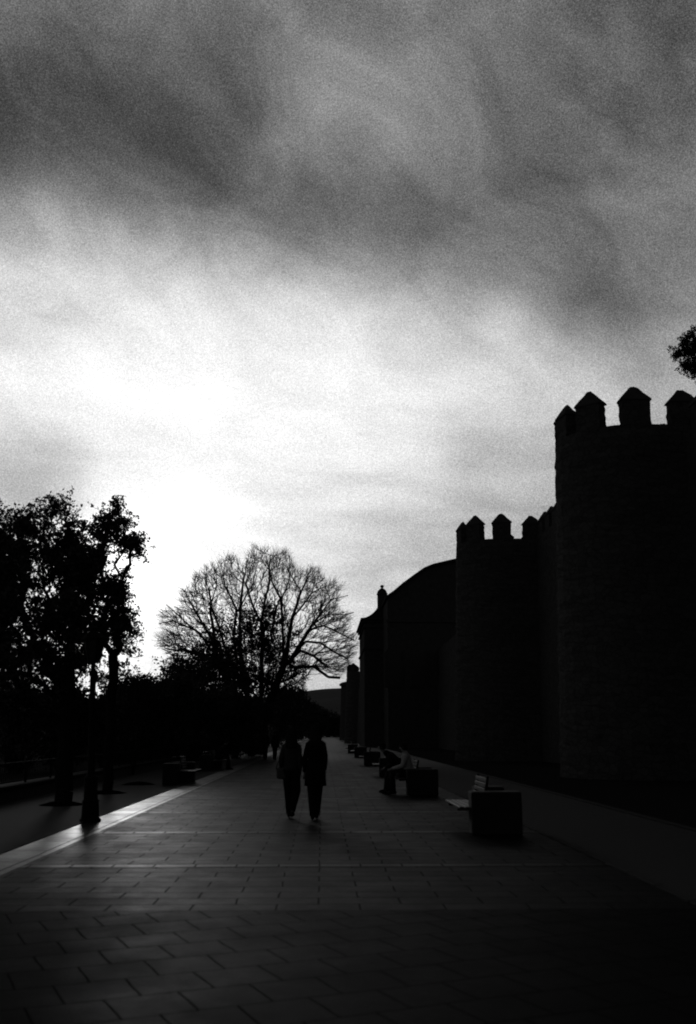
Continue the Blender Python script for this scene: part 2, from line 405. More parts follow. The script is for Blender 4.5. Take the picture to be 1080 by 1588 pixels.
# ------------------------------------------------------------------ town wall
def rough(verts, amp, f=1.7):
    """small irregularity of old masonry, a function of position"""
    o = []
    for v in verts:
        s = math.sin(v.x*f*2.1+v.z*f*3.3)+math.sin(v.y*f*2.7-v.z*f*2.2+1.3)+math.sin(v.z*f*5.1+v.x*4+v.y*3)
        t = math.sin(v.y*f*3.1+v.z*f*1.7+2)+math.sin(v.x*f*3.9-v.z*f*4.1)
        o.append(v + Vector((s*amp/3, t*amp/2, 0)))
    return o
def merlon(parent, x, y, rz, w=1.08, t=.6, h=.95, z=0, seed=0):
    r = random.Random(seed); w *= r.uniform(.93, 1.07); h *= r.uniform(.94, 1.05)
    Mx = Matrix.Translation((x, y, z)) @ Matrix.Rotation(rz, 4, 'Z')
    nz, nx = 6, 4; b = MB()
    prof = []
    for k in range(nz+1):
        zz = h*k/nz; ring = []
        for (sx, sy, ex, ey) in ((-1,-1,1,0), (1,-1,0,1), (1,1,-1,0), (-1,1,0,-1)):
            for i in range(nx):
                u = i/nx*2
                ring.append(Vector(((sx+ex*u)*w/2 + r.uniform(-.03,.03), (sy+ey*u)*t/2 + r.uniform(-.015,.015), zz - (.05 if k == 0 else 0))))
        prof.append(ring)
    n = 4*nx; b.v = [Mx @ p for rg in prof for p in rg]
    for k in range(nz):
        for i in range(n): b.f.append((k*n+i, k*n+(i+1)%n, (k+1)*n+(i+1)%n, (k+1)*n+i))
    b.f.append(tuple(nz*n+i for i in range(n)))
    o = b.build('merlon', M['stone'], parent)
    c = MB(); ch = r.uniform(.42, .54); lv = [(1.09, 0), (1.06, .07), (.66, .07+ch*.46), (.34, .07+ch*.82), (r.uniform(.1,.2), .07+ch)]
    off = (r.uniform(-.03,.03), 0)
    for k, (s, zc) in enumerate(lv):
        for (sx, sy) in ((-1,-1),(0,-1),(1,-1),(1,0),(1,1),(0,1),(-1,1),(-1,0)):
            c.v.append(Mx @ Vector((off[0]*(1-s) + sx*w/2*s + r.uniform(-.03,.03), sy*t/2*(s if s < 1 else 1+(s-1)*1.6), h + .003 + zc + (r.uniform(-.028,.028) if zc > .1 else 0))))
    for k in range(4):
        for i in range(8): c.f.append((k*8+i, k*8+(i+1)%8, (k+1)*8+(i+1)%8, (k+1)*8+i))
    c.f.append(tuple(32+i for i in range(8))); c.f.append(tuple(reversed(range(8))))
    c.build('merlon_cap', M['cap'], o)
    return o
def make_tower(H=12.6, R=2.6, LX=7.0):
    """U-shaped tower; local x=0 is its outermost face, near flank at y=0, H the crenel floor"""
    root = empty('wall_tower')
    pts = []                                       # footprint, from near root round the nose to the far root
    n = 16
    for i in range(9): pts.append((LX-(LX-R)*i/8, 0, 0, -1))
    for i in range(1, n): a = PI*i/n; pts.append((R-R*math.sin(a), R-R*math.cos(a), -math.sin(a), -math.cos(a)))
    for i in range(9): pts.append((R+(LX-R)*i/8, 2*R, 0, 1))
    b = MB(); NZ = 90; bat = .35
    for k in range(NZ+1):
        z = H*k/NZ; o = bat*(1-z/H)
        for (x, y, nx_, ny_) in pts: b.v.append(Vector((x+nx_*o, y+ny_*o, z-.3 if k == 0 else z)))
    m = len(pts); b.v = [v+Vector((random.uniform(-.025,.025), random.uniform(-.025,.025), 0)) for v in rough(b.v, .04)]
    for k in range(NZ):
        for i in range(m-1): b.f.append((k*m+i, (k+1)*m+i, (k+1)*m+i+1, k*m+i+1))
    b.f.append(tuple(NZ*m+i for i in reversed(range(m))))
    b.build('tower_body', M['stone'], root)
    r = R-.32; st = 1.6; s = 0; path = []
    k = 0
    for x in (LX-.9, R+1.62, R-.16): path.append((x, .32, 0))
    for q in range(1, 5):
        a = (.80, 1.40, 2.02, 2.62)[q-1]
        path.append((R-r*math.sin(a), R-r*math.cos(a), -a))
    for x in (R+.9, R+2.5, R+4.1): path.append((x, 2*R-.32, PI))
    for k, (x, y, rz) in enumerate(path): merlon(root, x, y, rz, z=H, w=1.03 if k < 3 else .95, t=.5, h=.93, seed=k+3)
    return root
tower = make_tower()
T1 = at(864, 645, 37.3); ttop = at(981, 601, 35.0).z
print('tower top', ttop, at(817, 795, 58).z, 'x', T1.x, at(708, 810, 60).x, 'curtain', at(866,790,12.6/at(866,1136,1).x).z, at(836,810,12.6/at(836,1136,1).x).z, at(540,1030,150).z)
SZ = (ttop+.11)/(12.6+.93+.07+.5)
tower.location = (T1.x, 35.0, 0); tower.scale = (1,1,SZ)
tag(tower, 'tallest battlemented stone tower, nearest the camera at the right edge', 'tower', 'towers of the town wall')
t2 = copy_tree(tower); t2.location = (at(708, 810, 60.3).x, 58, 0); t2.scale = (1,1, at(817,796,58).z/14.1)
tag(t2, 'second battlemented tower, between the highest tower and the curved gable of the church', 'tower')
t3 = copy_tree(tower); t3.location = (at(538, 1040, 152).x, 150, 0); t3.scale = (1,1, at(545,1028,150).z/14.1)
tag(t3, 'small far battlemented tower just past the church porch, beside the bare tree', 'tower')

# far plain tower with a cornice
t4 = empty('wall_turret', (gx(528.5, 215), 215, 0)); hz = at(530, 1060, 215).z
b = MB(); b.lathe([(2.8,-.2),(2.6,hz*.5),(2.5,hz-.6),(2.5,hz-.5)], 20, (2.6, 2.6)); b.v = rough(b.v, .05); b.build('tower_body', M['stone'], t4)
b = MB(); b.lathe([(2.5,hz-.497),(2.85,hz-.35),(2.85,hz),(2.3,hz+.35),(.4,hz+.75)], 20, (2.6, 2.6)); b.build('cornice', M['cap'], t4)
tag(t4, 'farthest plain round turret with a cornice, lowest at the end of the wall', 'tower')

def curtain(pts, H, name_label, mer=True, th=2.2, seed=50, skip=()):
    root = empty('curtain_wall', (pts[0][0], pts[0][1], 0)); o0 = Vector((pts[0][0], pts[0][1], 0))
    for (p, q, h0, h1) in zip(pts[:-1], pts[1:], H[:-1], H[1:]):
        p3, q3 = Vector((p[0], p[1], 0))-o0, Vector((q[0], q[1], 0))-o0
        dv = q3-p3; ln = dv.length; dv.normalize(); nm = Vector((dv.y, -dv.x, 0))
        if nm.x < 0: nm = -nm                       # thickness goes away from the promenade
        nl = max(2, int(ln/1.2)); nz = 12; b = MB()
        for k in range(nz+1):
            for i in range(nl+1):
                base = p3 + dv*(ln*i/nl); h = h0+(h1-h0)*i/nl; z = h*k/nz
                b.v.append(base + nm*(-.25*(1-k/nz)) + Vector((0,0, z if k else -.3)))
        for k in range(nz):
            for i in range(nl): a = k*(nl+1)+i; b.f.append((a, a+1, a+nl+2, a+nl+1))
        b.v = rough(b.v, .05)
        top = [nz*(nl+1)+i for i in range(nl+1)]; n0 = len(b.v)
        for i in range(nl+1): b.v.append(b.v[top[i]] + nm*th)
        for i in range(nl): b.f.append((top[i], top[i+1], n0+i+1, n0+i))
        n1 = len(b.v)
        for i in range(nl+1): v = b.v[n0+i].copy(); v.z = -.3; b.v.append(v)
        for i in range(nl): b.f.append((n0+i, n0+i+1, n1+i+1, n1+i))
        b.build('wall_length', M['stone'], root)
        if mer:
            s = .9; k = 0; rz = math.atan2(dv.y, dv.x)
            while s < ln-.4:
                c = p3 + dv*s + nm*.33; h = h0+(h1-h0)*s/ln
                merlon(root, c.x, c.y, rz, w=.98, t=.6, h=.85, z=h-.01, seed=seed+k); s += 1.62; k += 1
    tag(root, name_label, 'wall'); return root
cw = 12.9
hA = at(866, 790, cw/at(866,1136,1).x).z - 1.4; hB = at(836, 810, cw/at(836,1136,1).x).z - 1.4
print('curtain heights', hA, hB)
curtain([(13.4, -6), (13.3, 35.2)], [hA-.4, hA-.4], 'high battlemented wall length at the right edge, nearer than the highest tower', seed=80, mer=True)
curtain([(13.1, 40.0), (12.7, 58.2)], [hA, hB], 'high battlemented wall length joining the highest tower and the second tower', seed=110)
curtain([(12.7, 63.0), (12.0, 103.5)], [hB-1.5, hB-3], 'plain wall length hidden behind the second tower, running on to the church', mer=False)
curtain([(gx(563,127)+1.4, 127), (gx(545,152)+1.0, 150.2)], [8.5, 8.0], 'low wall length between the church porch and the small far tower', mer=False)
curtain([(gx(545,155)+.9, 155.0), (gx(532,217)+1.0, 216)], [7.5, 7.5], 'low wall length between the small far tower and the farthest turret', mer=False)

# ------------------------------------------------------------------ church with a curved gable
ch = empty('church', (8, 104, 0)); o0 = Vector((8, 104, 0))
prof = [(601,1000),(601,925),(611,916),(625,904),(640,893),(657,881),(671,875),(692,870),(710,866),(740,862),(775,861)]
P = [at(px, py, 104) for px, py in prof]; xr = P[-1].x
half = [(p.x, p.z) for p in P[1:]]; full = half + [(2*xr-x, z) for x, z in reversed(half[:-1])]
b = MB(); ins = .25
poly = [(half[0][0], 0)] + [(x, z-ins) for x, z in full] + [(full[-1][0], 0)]
n = len(poly)
for yy in (104, 126): b.v += [Vector((x, yy, z))-o0 for x, z in poly]
b.f.append(tuple(range(n))); b.f.append(tuple(reversed(range(n, 2*n))))
for i in range(n): b.f.append((i, i+n, (i+1)%n+n, (i+1)%n))
b.build('wall', M['ashlar'], ch)
b = MB(); m = len(full)
for yy in (103.7, 126.3):
    b.v += [Vector((x-(.2 if i == 0 else 0)+(.2 if i == m-1 else 0), yy, z-ins+.004))-o0 for i, (x, z) in enumerate(full)]
    b.v += [Vector((x-(.2 if i == 0 else 0)+(.2 if i == m-1 else 0), yy, z))-o0 for i, (x, z) in enumerate(full)]
for i in range(m-1):
    b.f += [(i, i+1, m+i+1, m+i), (2*m+i, 3*m+i, 3*m+i+1, 2*m+i+1), (m+i, m+i+1, 3*m+i+1, 3*m+i), (i, 2*m+i, 2*m+i+1, i+1)]
b.f += [(0, m, 3*m, 2*m), (m-1, 3*m-1, 4*m-1, 2*m-1)]
b.build('roof', M['roof'], ch)
b = MB(); b.box(P[1].x-.12, P[1].x+16, 103.85, 103.997, at(601,965,104).z, at(601,961,104).z); b.v = [v-o0 for v in b.v]; b.build('string_course', M['cap'], ch)
for px in (611, 650, 690):
    c = at(px, 1035, 103.9); w = .75; h = 1.9
    fr = MB(); gl_ = MB()
    def arch(w, h, y0, y1):
        pts = [(-w, -h), (w, -h)] + [(w*math.cos(PI*i/8), h*.6 + w*math.sin(PI*i/8)) for i in range(9)]
        v = [Vector((c.x+x, y0, c.z+z))-o0 for x, z in pts] + [Vector((c.x+x, y1, c.z+z))-o0 for x, z in pts]
        k = len(pts); return v, [tuple(range(k)), tuple(reversed(range(k, 2*k)))] + [(i, i+k, (i+1)%k+k, (i+1)%k) for i in range(k)]
    fr.add(*arch(w+.18, h+.18, 103.9, 103.996)); wo = fr.build('window', M['cap'], ch)
    gl_.add(*arch(w, h, 103.87, 103.895)); gl_.build('pane', M['glass'], wo)
# porch block with cornices, a concave roof and a domed pinnacle
po = empty('church_porch', (6.5, 112, 0)); o1 = Vector((6.5, 112, 0))
def pz(py): return at(565, py, 112).z
xl = at(565.5, 1000, 112).x; xr2 = at(604, 1000, 112).x
b = MB(); b.box(xl, xr2, 112, 126.9, -.2, pz(962)); b.v = [v-o1 for v in b.v]; b.build('wall', M['ashlar'], po)
for (y0, y1, e) in ((962, 958.5, .42), (965.5, 962.2, .24), (974, 971, .17), (1008, 1004.5, .14)):
    b = MB(); b.box(xl-e, xr2+.05, 112-e, 127.0, pz(y0)+.004, pz(y1), ch=.05); b.v = [v-o1 for v in b.v]; b.build('cornice', M['cap'], po)
b = MB(); cx = at(593.5, 940, 112).x
rp = [(563.5, 958.3), (568, 957.5), (573, 955), (578, 951.5), (582, 947.5), (586, 942)]
z0 = pz(958.5)+.004
for yy in (111.75, 126.8):
    b.v += [Vector((at(px,950,112).x, yy, max(z0+.02, pz(py))))-o1 for px, py in rp] + [Vector((xr2, yy, pz(942)))-o1, Vector((xr2, yy, z0))-o1, Vector((at(563.5,950,112).x, yy, z0))-o1]
k = len(b.v)//2
b.f = [tuple(range(k)), tuple(reversed(range(k, 2*k)))] + [(i, i+k, (i+1)%k+k, (i+1)%k) for i in range(k)]
b.build('roof', M['roof'], po)
tag(ch, 'large church with a curved gable roof behind the second tower of the wall', 'church')
tag(po, 'square porch block with moulded cornices and a concave roof, left of the curved gable', 'porch')
pn = empty('bell_turret', (cx, 112.6, pz(945)))
zb = 0; zt = pz(921)-pz(945); q = .52
b = MB(); b.box(-q, q, -q, q, -.3, zt, ch=.04); b.build('turret_body', M['ashlar'], pn)
b = MB(); b.box(-q-.08, q+.08, -q-.08, q+.08, zt+.003, zt+.14, ch=.03); b.build('cornice', M['cap'], pn)
s_ = pz(911)-pz(945)
b = MB(); b.lathe([(.56,zt+.143),(.54,zt+.3),(.44,zt+.5),(.25,zt+.66),(.09,zt+.76),(.07,s_+.05)], 16); b.build('dome', M['roof'], pn)
b = MB(); b.lathe([(.02,s_),(.17,s_+.08),(.22,s_+.2),(.17,s_+.33),(.02,s_+.4)], 12); b.build('ball_finial', M['cap'], pn)
tag(pn, 'slim square stone turret topped by a small dome and ball, above the porch', 'turret')

# ------------------------------------------------------------------ trees
def grow(nodes, parents, targets, bf=.4, maxseg=1.2, hw=1.0):
    """attach every target to the tree at least cost = distance + bf * path length"""
    pos = [np.array(p, float) for p in nodes]; par = list(parents); plen = []
    for i, p in enumerate(par): plen.append(0 if p < 0 else plen[p]+hw*np.linalg.norm(pos[i]-pos[p]))
    Tn = np.array(targets, float); n = len(Tn)
    best = np.full(n, 1e9); bi = np.zeros(n, int)
    for i in range(len(pos)):
        c = np.linalg.norm(Tn-pos[i], axis=1)+bf*plen[i]; u = c < best; best[u] = c[u]; bi[u] = i
    open_ = np.ones(n, bool)
    for _ in range(n):
        j = int(np.argmin(np.where(open_, best, 1e9))); open_[j] = False
        k = bi[j]; a = pos[k]; t = Tn[j]; dd = np.linalg.norm(t-a); ns = max(1, int(math.ceil(dd/maxseg)))
        prev = k
        for s in range(1, ns+1):
            q = a+(t-a)*s/ns
            if s < ns: q = q + rng.normal(0, .05*maxseg, 3)
            pos.append(q); par.append(prev); plen.append(plen[prev]+np.linalg.norm(q-pos[prev])); prev = len(pos)-1
            c = np.linalg.norm(Tn-q, axis=1)+bf*plen[prev]; u = open_ & (c < best); best[u] = c[u]; bi[u] = prev
    return np.array(pos), np.array(par)
def radii(par, rtip, ex=2.2, rmax=9):
    n = len(par); w = np.zeros(n); kids = np.zeros(n, int)
    for i in range(n):
        if par[i] >= 0: kids[par[i]] += 1
    for i in range(n-1, -1, -1):
        if kids[i] == 0: w[i] = 1
        if par[i] >= 0: w[par[i]] += w[i]
    return np.minimum(rmax, rtip*np.power(np.maximum(w, 1), 1/ex)), kids
def tubes(name, A, B, ra, rb, mat, parent, k=3):
    n = len(A)
    if n == 0: return None
    D = B-A; ln = np.linalg.norm(D, axis=1, keepdims=True); D = D/np.maximum(ln, 1e-6)
    up = np.where(np.abs(D[:, 2:3]) > .9, np.array([[1., 0, 0]]), np.array([[0, 0, 1.]]))
    S = np.cross(D, up); S /= np.maximum(np.linalg.norm(S, axis=1, keepdims=True), 1e-6); Tt = np.cross(D, S)
    V = np.zeros((n, 2*k, 3))
    for i in range(k):
        a = 2*PI*i/k; o = S*math.cos(a)+Tt*math.sin(a)
        V[:, i] = A+o*ra[:, None]; V[:, k+i] = B+o*rb[:, None]
    base = (np.arange(n)*2*k)[:, None]
    F_ = np.concatenate([np.stack([base[:, 0]+i, base[:, 0]+(i+1) % k, base[:, 0]+k+(i+1) % k, base[:, 0]+k+i], 1) for i in range(k)], 0)
    return V.reshape(-1, 3), F_
def limb_mesh(name, pos, par, rad, mat, parent, thick=.05, extra=None):
    idx = np.where(par >= 0)[0]; Vs = []; Fs = []; n0 = 0
    th = rad[idx] > thick
    for sel, k in ((idx[th], 8), (idx[~th], 3)):
        if len(sel) == 0: continue
        r0 = np.minimum(rad[par[sel]], rad[sel]*1.25)
        V, F_ = tubes(name, pos[par[sel]], pos[sel], r0, rad[sel], mat, parent, k); Vs.append(V); Fs.append(F_+n0); n0 += len(V)
    if extra is not None:
        V, F_ = tubes(name, *extra, mat, parent, 3); Vs.append(V); Fs.append(F_+n0)
    return np_mesh(name, np.concatenate(Vs), np.concatenate(Fs), mat, parent)
def leaves(name, centres, per, spread, size, mat, parent, aspect=.55):
    C = np.repeat(np.asarray(centres, float), per, 0); n = len(C)
    C = C + rng.normal(0, 1, (n, 3))*spread*np.array([1, 1, .8])
    u = rng.normal(0, 1, (n, 3)); u /= np.linalg.norm(u, axis=1, keepdims=True)
    w = rng.normal(0, 1, (n, 3)); w = np.cross(u, w); w /= np.linalg.norm(w, axis=1, keepdims=True)
    s = (size*rng.uniform(.6, 1.3, n))[:, None]
    V = np.stack([C-u*s*.5, C+w*s*aspect*.5-u*s*.05, C+u*s*.5, C-w*s*aspect*.5-u*s*.05], 1).reshape(-1, 3)
    F_ = np.arange(n*4).reshape(n, 4)
    return np_mesh(name, V, F_, mat, parent)
def in_blobs(blobs, n, shell=.35):
    """blobs: list of (centre, (rx,ry,rz), weight)"""
    w = np.array([b[2] if len(b) > 2 else b[1][0]*b[1][1]*b[1][2] for b in blobs], float); w /= w.sum(); out_ = []
    for b, c in zip(blobs, rng.multinomial(n, w)):
        d = rng.normal(0, 1, (c, 3)); d /= np.maximum(np.linalg.norm(d, axis=1, keepdims=True), 1e-6)
        r = rng.uniform(0, 1, (c, 1))**shell
        out_.append(np.array(b[0]) + d*r*np.array(b[1]))
    return np.concatenate(out_)
def clustered(blobs, n, k=16, sig=.2):
    C0 = in_blobs(blobs, max(4, n//k)); C = np.repeat(C0, k, 0)[:n]
    return C + rng.normal(0, 1, C.shape)*sig*rng.uniform(.5, 1.3, (len(C), 1))
def pxblob(px, py, Y, rpx, rpy, rd, w=None):
    c = at(px, py, Y); s = Y/F_PX*1.03
    return ((c.x, c.y, c.z), (rpx*s, rd, rpy*s), w if w else rpx*rpy)
SEED = dict(leafy_tree=4)
def leafy_tree(name, base, blobs, nclump, per, spread, leaf, lab, cat, group, mat, rtip=.006, bf=.5, trunk_to=None, lean=(0,0), minz=None, rt=None, cl=None):
    global rng
    rng = np.random.default_rng(abs(int(base[0]*37+base[1]*101)) + SEED.get(name, 0))
    root = empty(name, base); o0 = np.array(base)
    C = clustered(blobs, nclump, *cl) if cl else in_blobs(blobs, nclump)
    C = C - o0
    top = trunk_to or C[:, 2].mean()*.6
    nodes = []; pr = []; k = 10
    for i in range(k+1):
        t = i/k; nodes.append((lean[0]*t + .03*math.sin(i*1.7), lean[1]*t, top*t - (.1 if i == 0 else 0))); pr.append(i-1)
    pos, par = grow(nodes, pr, C, bf, .8)
    rad, kids = radii(par, rtip, 2.1)
    if rt:
        for i in range(k+1): rad[i] = max(rad[i], rt*(1.35-.5*i/k) if i == 0 else rt*(1-.35*i/k))
    it = np.arange(len(par)) <= k
    # trunk = the stem; limbs = everything that leaves it
    V, F_ = tubes('trunk', pos[par[1:k+1]], pos[1:k+1], rad[par[1:k+1]], rad[1:k+1], mat, None, 10)
    np_mesh('trunk', V, F_, M['bark'], root, True)
    idx = np.array([i for i in range(k+1, len(par))])
    r0 = np.minimum(rad[par[idx]], rad[idx]*1.3)
    thk = rad[idx] > .03; Vs = []; Fs = []; n0 = 0
    for sel, kk in ((thk, 6), (~thk, 3)):
        if sel.sum() == 0: continue
        V, F_ = tubes('l', pos[par[idx[sel]]], pos[idx[sel]], r0[sel], rad[idx[sel]], None, None, kk); Vs.append(V); Fs.append(F_+n0); n0 += len(V)
    np_mesh('limbs', np.concatenate(Vs), np.concatenate(Fs), M['bark'], root)
    leaves('crown', C, per, spread, leaf, mat, root)
    tag(root, lab, cat, group)
    return root

# leafy trees of the left verge
YA, YB, YZ = 23.6, 28.0, 19.2
xa, xb, xz = gx(97, YA), gx(166, YB), gx(-60, YZ)
A = [pxblob(98,788,YA,20,18,.5, 500), pxblob(92,805,YA,24,24,.6), pxblob(55,825,YA,38,36,.9), pxblob(15,850,YA,34,50,1.0), pxblob(115,850,YA,38,50,1.0), pxblob(75,880,YA,62,50,1.3),
     pxblob(30,930,YA,50,38,1.3), pxblob(105,940,YA,48,48,1.3), pxblob(55,985,YA,75,45,1.6), pxblob(110,1000,YA,40,45,1.2), pxblob(40,1035,YA,60,30,1.2, 1700), pxblob(95,1035,YA,40,22,1.0, 700), pxblob(10,1075,YA,60,24,1.2, 900), pxblob(75,1062,YA,50,14,1.0, 700), pxblob(-20,940,YA,45,90,1.5)]
leafy_tree('leafy_tree', (xa, YA, 0), A, 3700, 10, .06, .095, 'leafy tree with a dense ragged crown, left of the lamp post', 'tree', 'leafy trees on the left verge', M['leaf'], rt=.09, trunk_to=2.9, cl=(13,.14))
Bb = [pxblob(178,800,YB,24,24,.7), pxblob(164,815,YB,20,20,.6), pxblob(194,832,YB,20,17,.6), pxblob(212,852,YB,9,20,.4, 230), pxblob(165,850,YB,18,22,.8), pxblob(145,875,YB,26,26,1.0),
      pxblob(165,905,YB,28,28,1.1), pxblob(184,930,YB,17,20,.9, 500), pxblob(192,900,YB,10,14,.6,150), pxblob(196,955,YB,11,14,.6,170), pxblob(150,960,YB,38,32,1.2), pxblob(190,985,YB,23,25,1.0, 420), pxblob(200,1005,YB,14,16,.7, 150), pxblob(160,1020,YB,36,22,1.0, 330), pxblob(178,1052,YB,34,9,1.0,160), pxblob(115,900,YB,40,60,1.3)]
leafy_tree('leafy_tree', (xb, YB, 0), Bb, 2000, 10, .06, .10, 'leafy tree with an open crown, its trunk just right of the lamp post', 'tree', 'leafy trees on the left verge', M['leaf'], bf=.2, rt=.08, trunk_to=3.7, cl=(11,.13))
Zb = [pxblob(-40,900,YZ,60,110,1.3), pxblob(-10,960,YZ,40,70,1.2), pxblob(10,1020,YZ,30,40,1.0,900), pxblob(-60,1020,YZ,60,60,1.2)]
leafy_tree('leafy_tree', (xz, YZ, 0), Zb, 1900, 11, .06, .085, 'leafy tree cut off by the left edge of the photo', 'tree', 'leafy trees on the left verge', M['leaf'], rt=.09, trunk_to=2.4, cl=(13,.13))

# the great bare tree
YT = 78.0
def limb(pts, seed):
    r = random.Random(seed); n = len(pts); dy = r.uniform(-3.2, 3.2)
    return [at(220+x/3, 820+y/3, YT + dy*(i/(n-1))) for i, (x, y) in enumerate(pts)]
LIMBS = [
 [(660,640),(655,400),(650,330),(610,250),(598,200)], [(650,330),(690,230),(690,130)],
 [(665,620),(700,420),(740,300),(790,180)], [(690,620),(760,500),(830,400),(880,330),(960,310)],
 [(690,640),(800,640),(870,690),(920,695)], [(700,600),(740,565),(800,590),(860,640)], [(715,570),(760,525),(830,530),(900,580),(960,610)],
 [(560,650),(560,430),(590,270),(600,130)], [(560,440),(520,370),(500,300),(480,250)],
 [(460,650),(455,380),(470,250),(500,110)], [(445,650),(430,500),(440,380),(390,270),(370,170)],
 [(350,620),(330,520),(260,400),(200,290)], [(345,600),(340,500),(320,350),(300,230),(240,220)],
 [(340,580),(250,470),(150,430),(80,440)], [(330,610),(200,560),(110,560)], [(330,540),(220,450),(110,350)],
 [(780,470),(850,450),(930,490),(990,520)], [(640,330),(620,400),(600,500)], [(700,420),(790,300),(850,270)],
 [(800,440),(870,395),(940,400),(985,390)], [(455,380),(520,250),(540,150)], [(320,350),(350,260),(345,190)]]
rng = np.random.default_rng(5)
tr = empty('bare_tree', (gx(402, YT), YT, 0)); tb = np.array(tr.location)
nodes = []; pr = []
def addpath(p, parent, step=.8):
    prev = parent
    for a, b_ in zip(p[:-1], p[1:]):
        ns = max(1, int((b_-a).length/step))
        for s in range(1, ns+1):
            q = a.lerp(b_, s/ns) + Vector(rng.normal(0, .04, 3)); nodes.append(q); pr.append(prev); prev = len(nodes)-1
    return prev
nodes.append(Vector(tb)); pr.append(-1)
fork = Vector(tb) + Vector((0, 0, 2.6)); addpath([Vector(tb), fork], 0); kf = len(nodes)-1; ktrunk = kf
for i, lp in enumerate(LIMBS):
    pts = limb(lp, 40+i)
    d = [ (q-pts[0]).length for q in nodes[kf:]]; j = kf + int(np.argmin(d))
    if d[j-kf] > 1.2:                    # a main stem: leaves the fork low down
        f0 = fork.lerp(pts[0], .0); mid = Vector((fork.x*.45+pts[0].x*.55, (fork.y+pts[0].y)/2, fork.z*.55+pts[0].z*.45))
        addpath([f0, mid, pts[0]] + pts[1:], kf)
    else: addpath([Vector(nodes[j])] + pts, j)
OUT = [(242,985),(246,950),(262,925),(290,905),(310,890),(335,872),(352,858),(385,848),(410,852),(430,852),(455,857),(480,870),(500,893),(520,905),(545,925),(553,950),(552,1000),(545,1030),(525,1050),(490,1035),(470,1060),(340,1060),(280,1050),(255,1035),(243,1010)]
def inside(x, y, P_=OUT):
    c = False; j = len(P_)-1
    for i in range(len(P_)):
        if (P_[i][1] > y) != (P_[j][1] > y) and x < (P_[j][0]-P_[i][0])*(y-P_[i][1])/(P_[j][1]-P_[i][1])+P_[i][0]: c = not c
        j = i
    return c
tg = []
while len(tg) < 3400:
    x = rng.uniform(240, 556); y = rng.uniform(846, 1062)
    if not inside(x, y): continue
    rr = math.hypot((x-400)/160, (y-1010)/165)
    an = math.atan2(1010-y, x-400)
    if rr > .93+.05*math.sin(an*9+1)+.04*math.sin(an*21): continue
    if rng.uniform() > .25+.75*min(1, rr)**2: continue
    dd = 6.5*math.sqrt(max(.04, 1-rr*rr)); tg.append(at(x, y, YT + rng.uniform(-dd, dd)))
pos, par = grow(nodes, pr, tg, .72, .6, .62)
rad, kids = radii(par, .0135, 2.15, .42)
NL = len(nodes); dist_f = np.linalg.norm(pos[:NL]-np.array(fork), axis=1)
rad[:NL] = np.maximum(rad[:NL], .20*np.clip(1-dist_f/15.5, .12, 1)**1.3)
tips = np.where(np.arange(len(par)) > len(nodes))[0]
sel = rng.choice(tips, size=17000); dr = pos[sel]-pos[par[sel]]; dr /= np.maximum(np.linalg.norm(dr, axis=1, keepdims=True), 1e-6)
rad_out = pos[sel]-(tb+np.array([0,0,4.5])); rad_out /= np.linalg.norm(rad_out, axis=1, keepdims=True)
d1 = dr*.7 + rad_out*.7 + rng.normal(0, .38, dr.shape); d1 /= np.linalg.norm(d1, axis=1, keepdims=True)
ln = rng.uniform(.25, .75, (len(sel), 1)); e1 = pos[sel]+d1*ln*.6; d2 = d1+rng.normal(0, .3, d1.shape); e2 = e1+d2*ln*.5
Aex = np.concatenate([pos[sel], e1]); Bex = np.concatenate([e1, e2]); nn = len(sel)
ra = np.concatenate([np.full(nn, .0095), np.full(nn, .008)]); rb = np.concatenate([np.full(nn, .008), np.full(nn, .005)])
ti = np.arange(1, ktrunk+1)
rad[:ktrunk+1] = np.maximum(rad[:ktrunk+1], .5)
V, F_ = tubes('t', pos[par[ti]]-tb, pos[ti]-tb, rad[par[ti]], rad[ti], None, None, 12); np_mesh('trunk', V, F_, M['bark'], tr, True)
p2 = par.copy(); p2[:ktrunk+1] = -1
limb_mesh('crown', pos-tb, p2, rad, M['bark'], tr, .05, (Aex-tb, Bex-tb, ra, rb))
tag(tr, 'large bare winter tree with a broad fan of branches', 'tree')

# evergreens inside and below the bare crown
EV = [
 ('evergreen_tree', 82, [(398,965,32,36,2.2),(375,990,32,34,2.2),(425,1000,30,38,2.2),(400,1040,60,45,3)], 1500, 'dark evergreen tree rising inside the bare crown, at its middle'),
 ('evergreen_tree', 72, [(345,1000,28,32,1.8),(320,1030,34,28,2),(350,1060,50,40,2.4)], 1200, 'dark evergreen tree under the left side of the bare crown'),
 ('evergreen_tree', 118, [(430,1062,16,28,2),(445,1040,16,24,1.6),(455,1062,16,28,1.6),(430,1075,40,42,2.2)], 900, 'dark evergreen tree under the right side of the bare crown, beside the path'),
 ('evergreen_tree', 66, [(290,1045,32,24,1.8),(285,1075,42,36,2.2)], 800, 'dark evergreen tree at the left foot of the bare tree'),
]
for i, (nm, Yv, bl, n, lab) in enumerate(EV):
    bb = [pxblob(a, b_, Yv, c, d, e) for a, b_, c, d, e in bl]
    leafy_tree(nm, (gx(bl[0][0], Yv), Yv, 0), bb, int(n*.8), 7, .2, .24, lab, 'tree', 'evergreens around the bare tree', M['leafd'], rt=.16, trunk_to=3.0, cl=(12,.5))
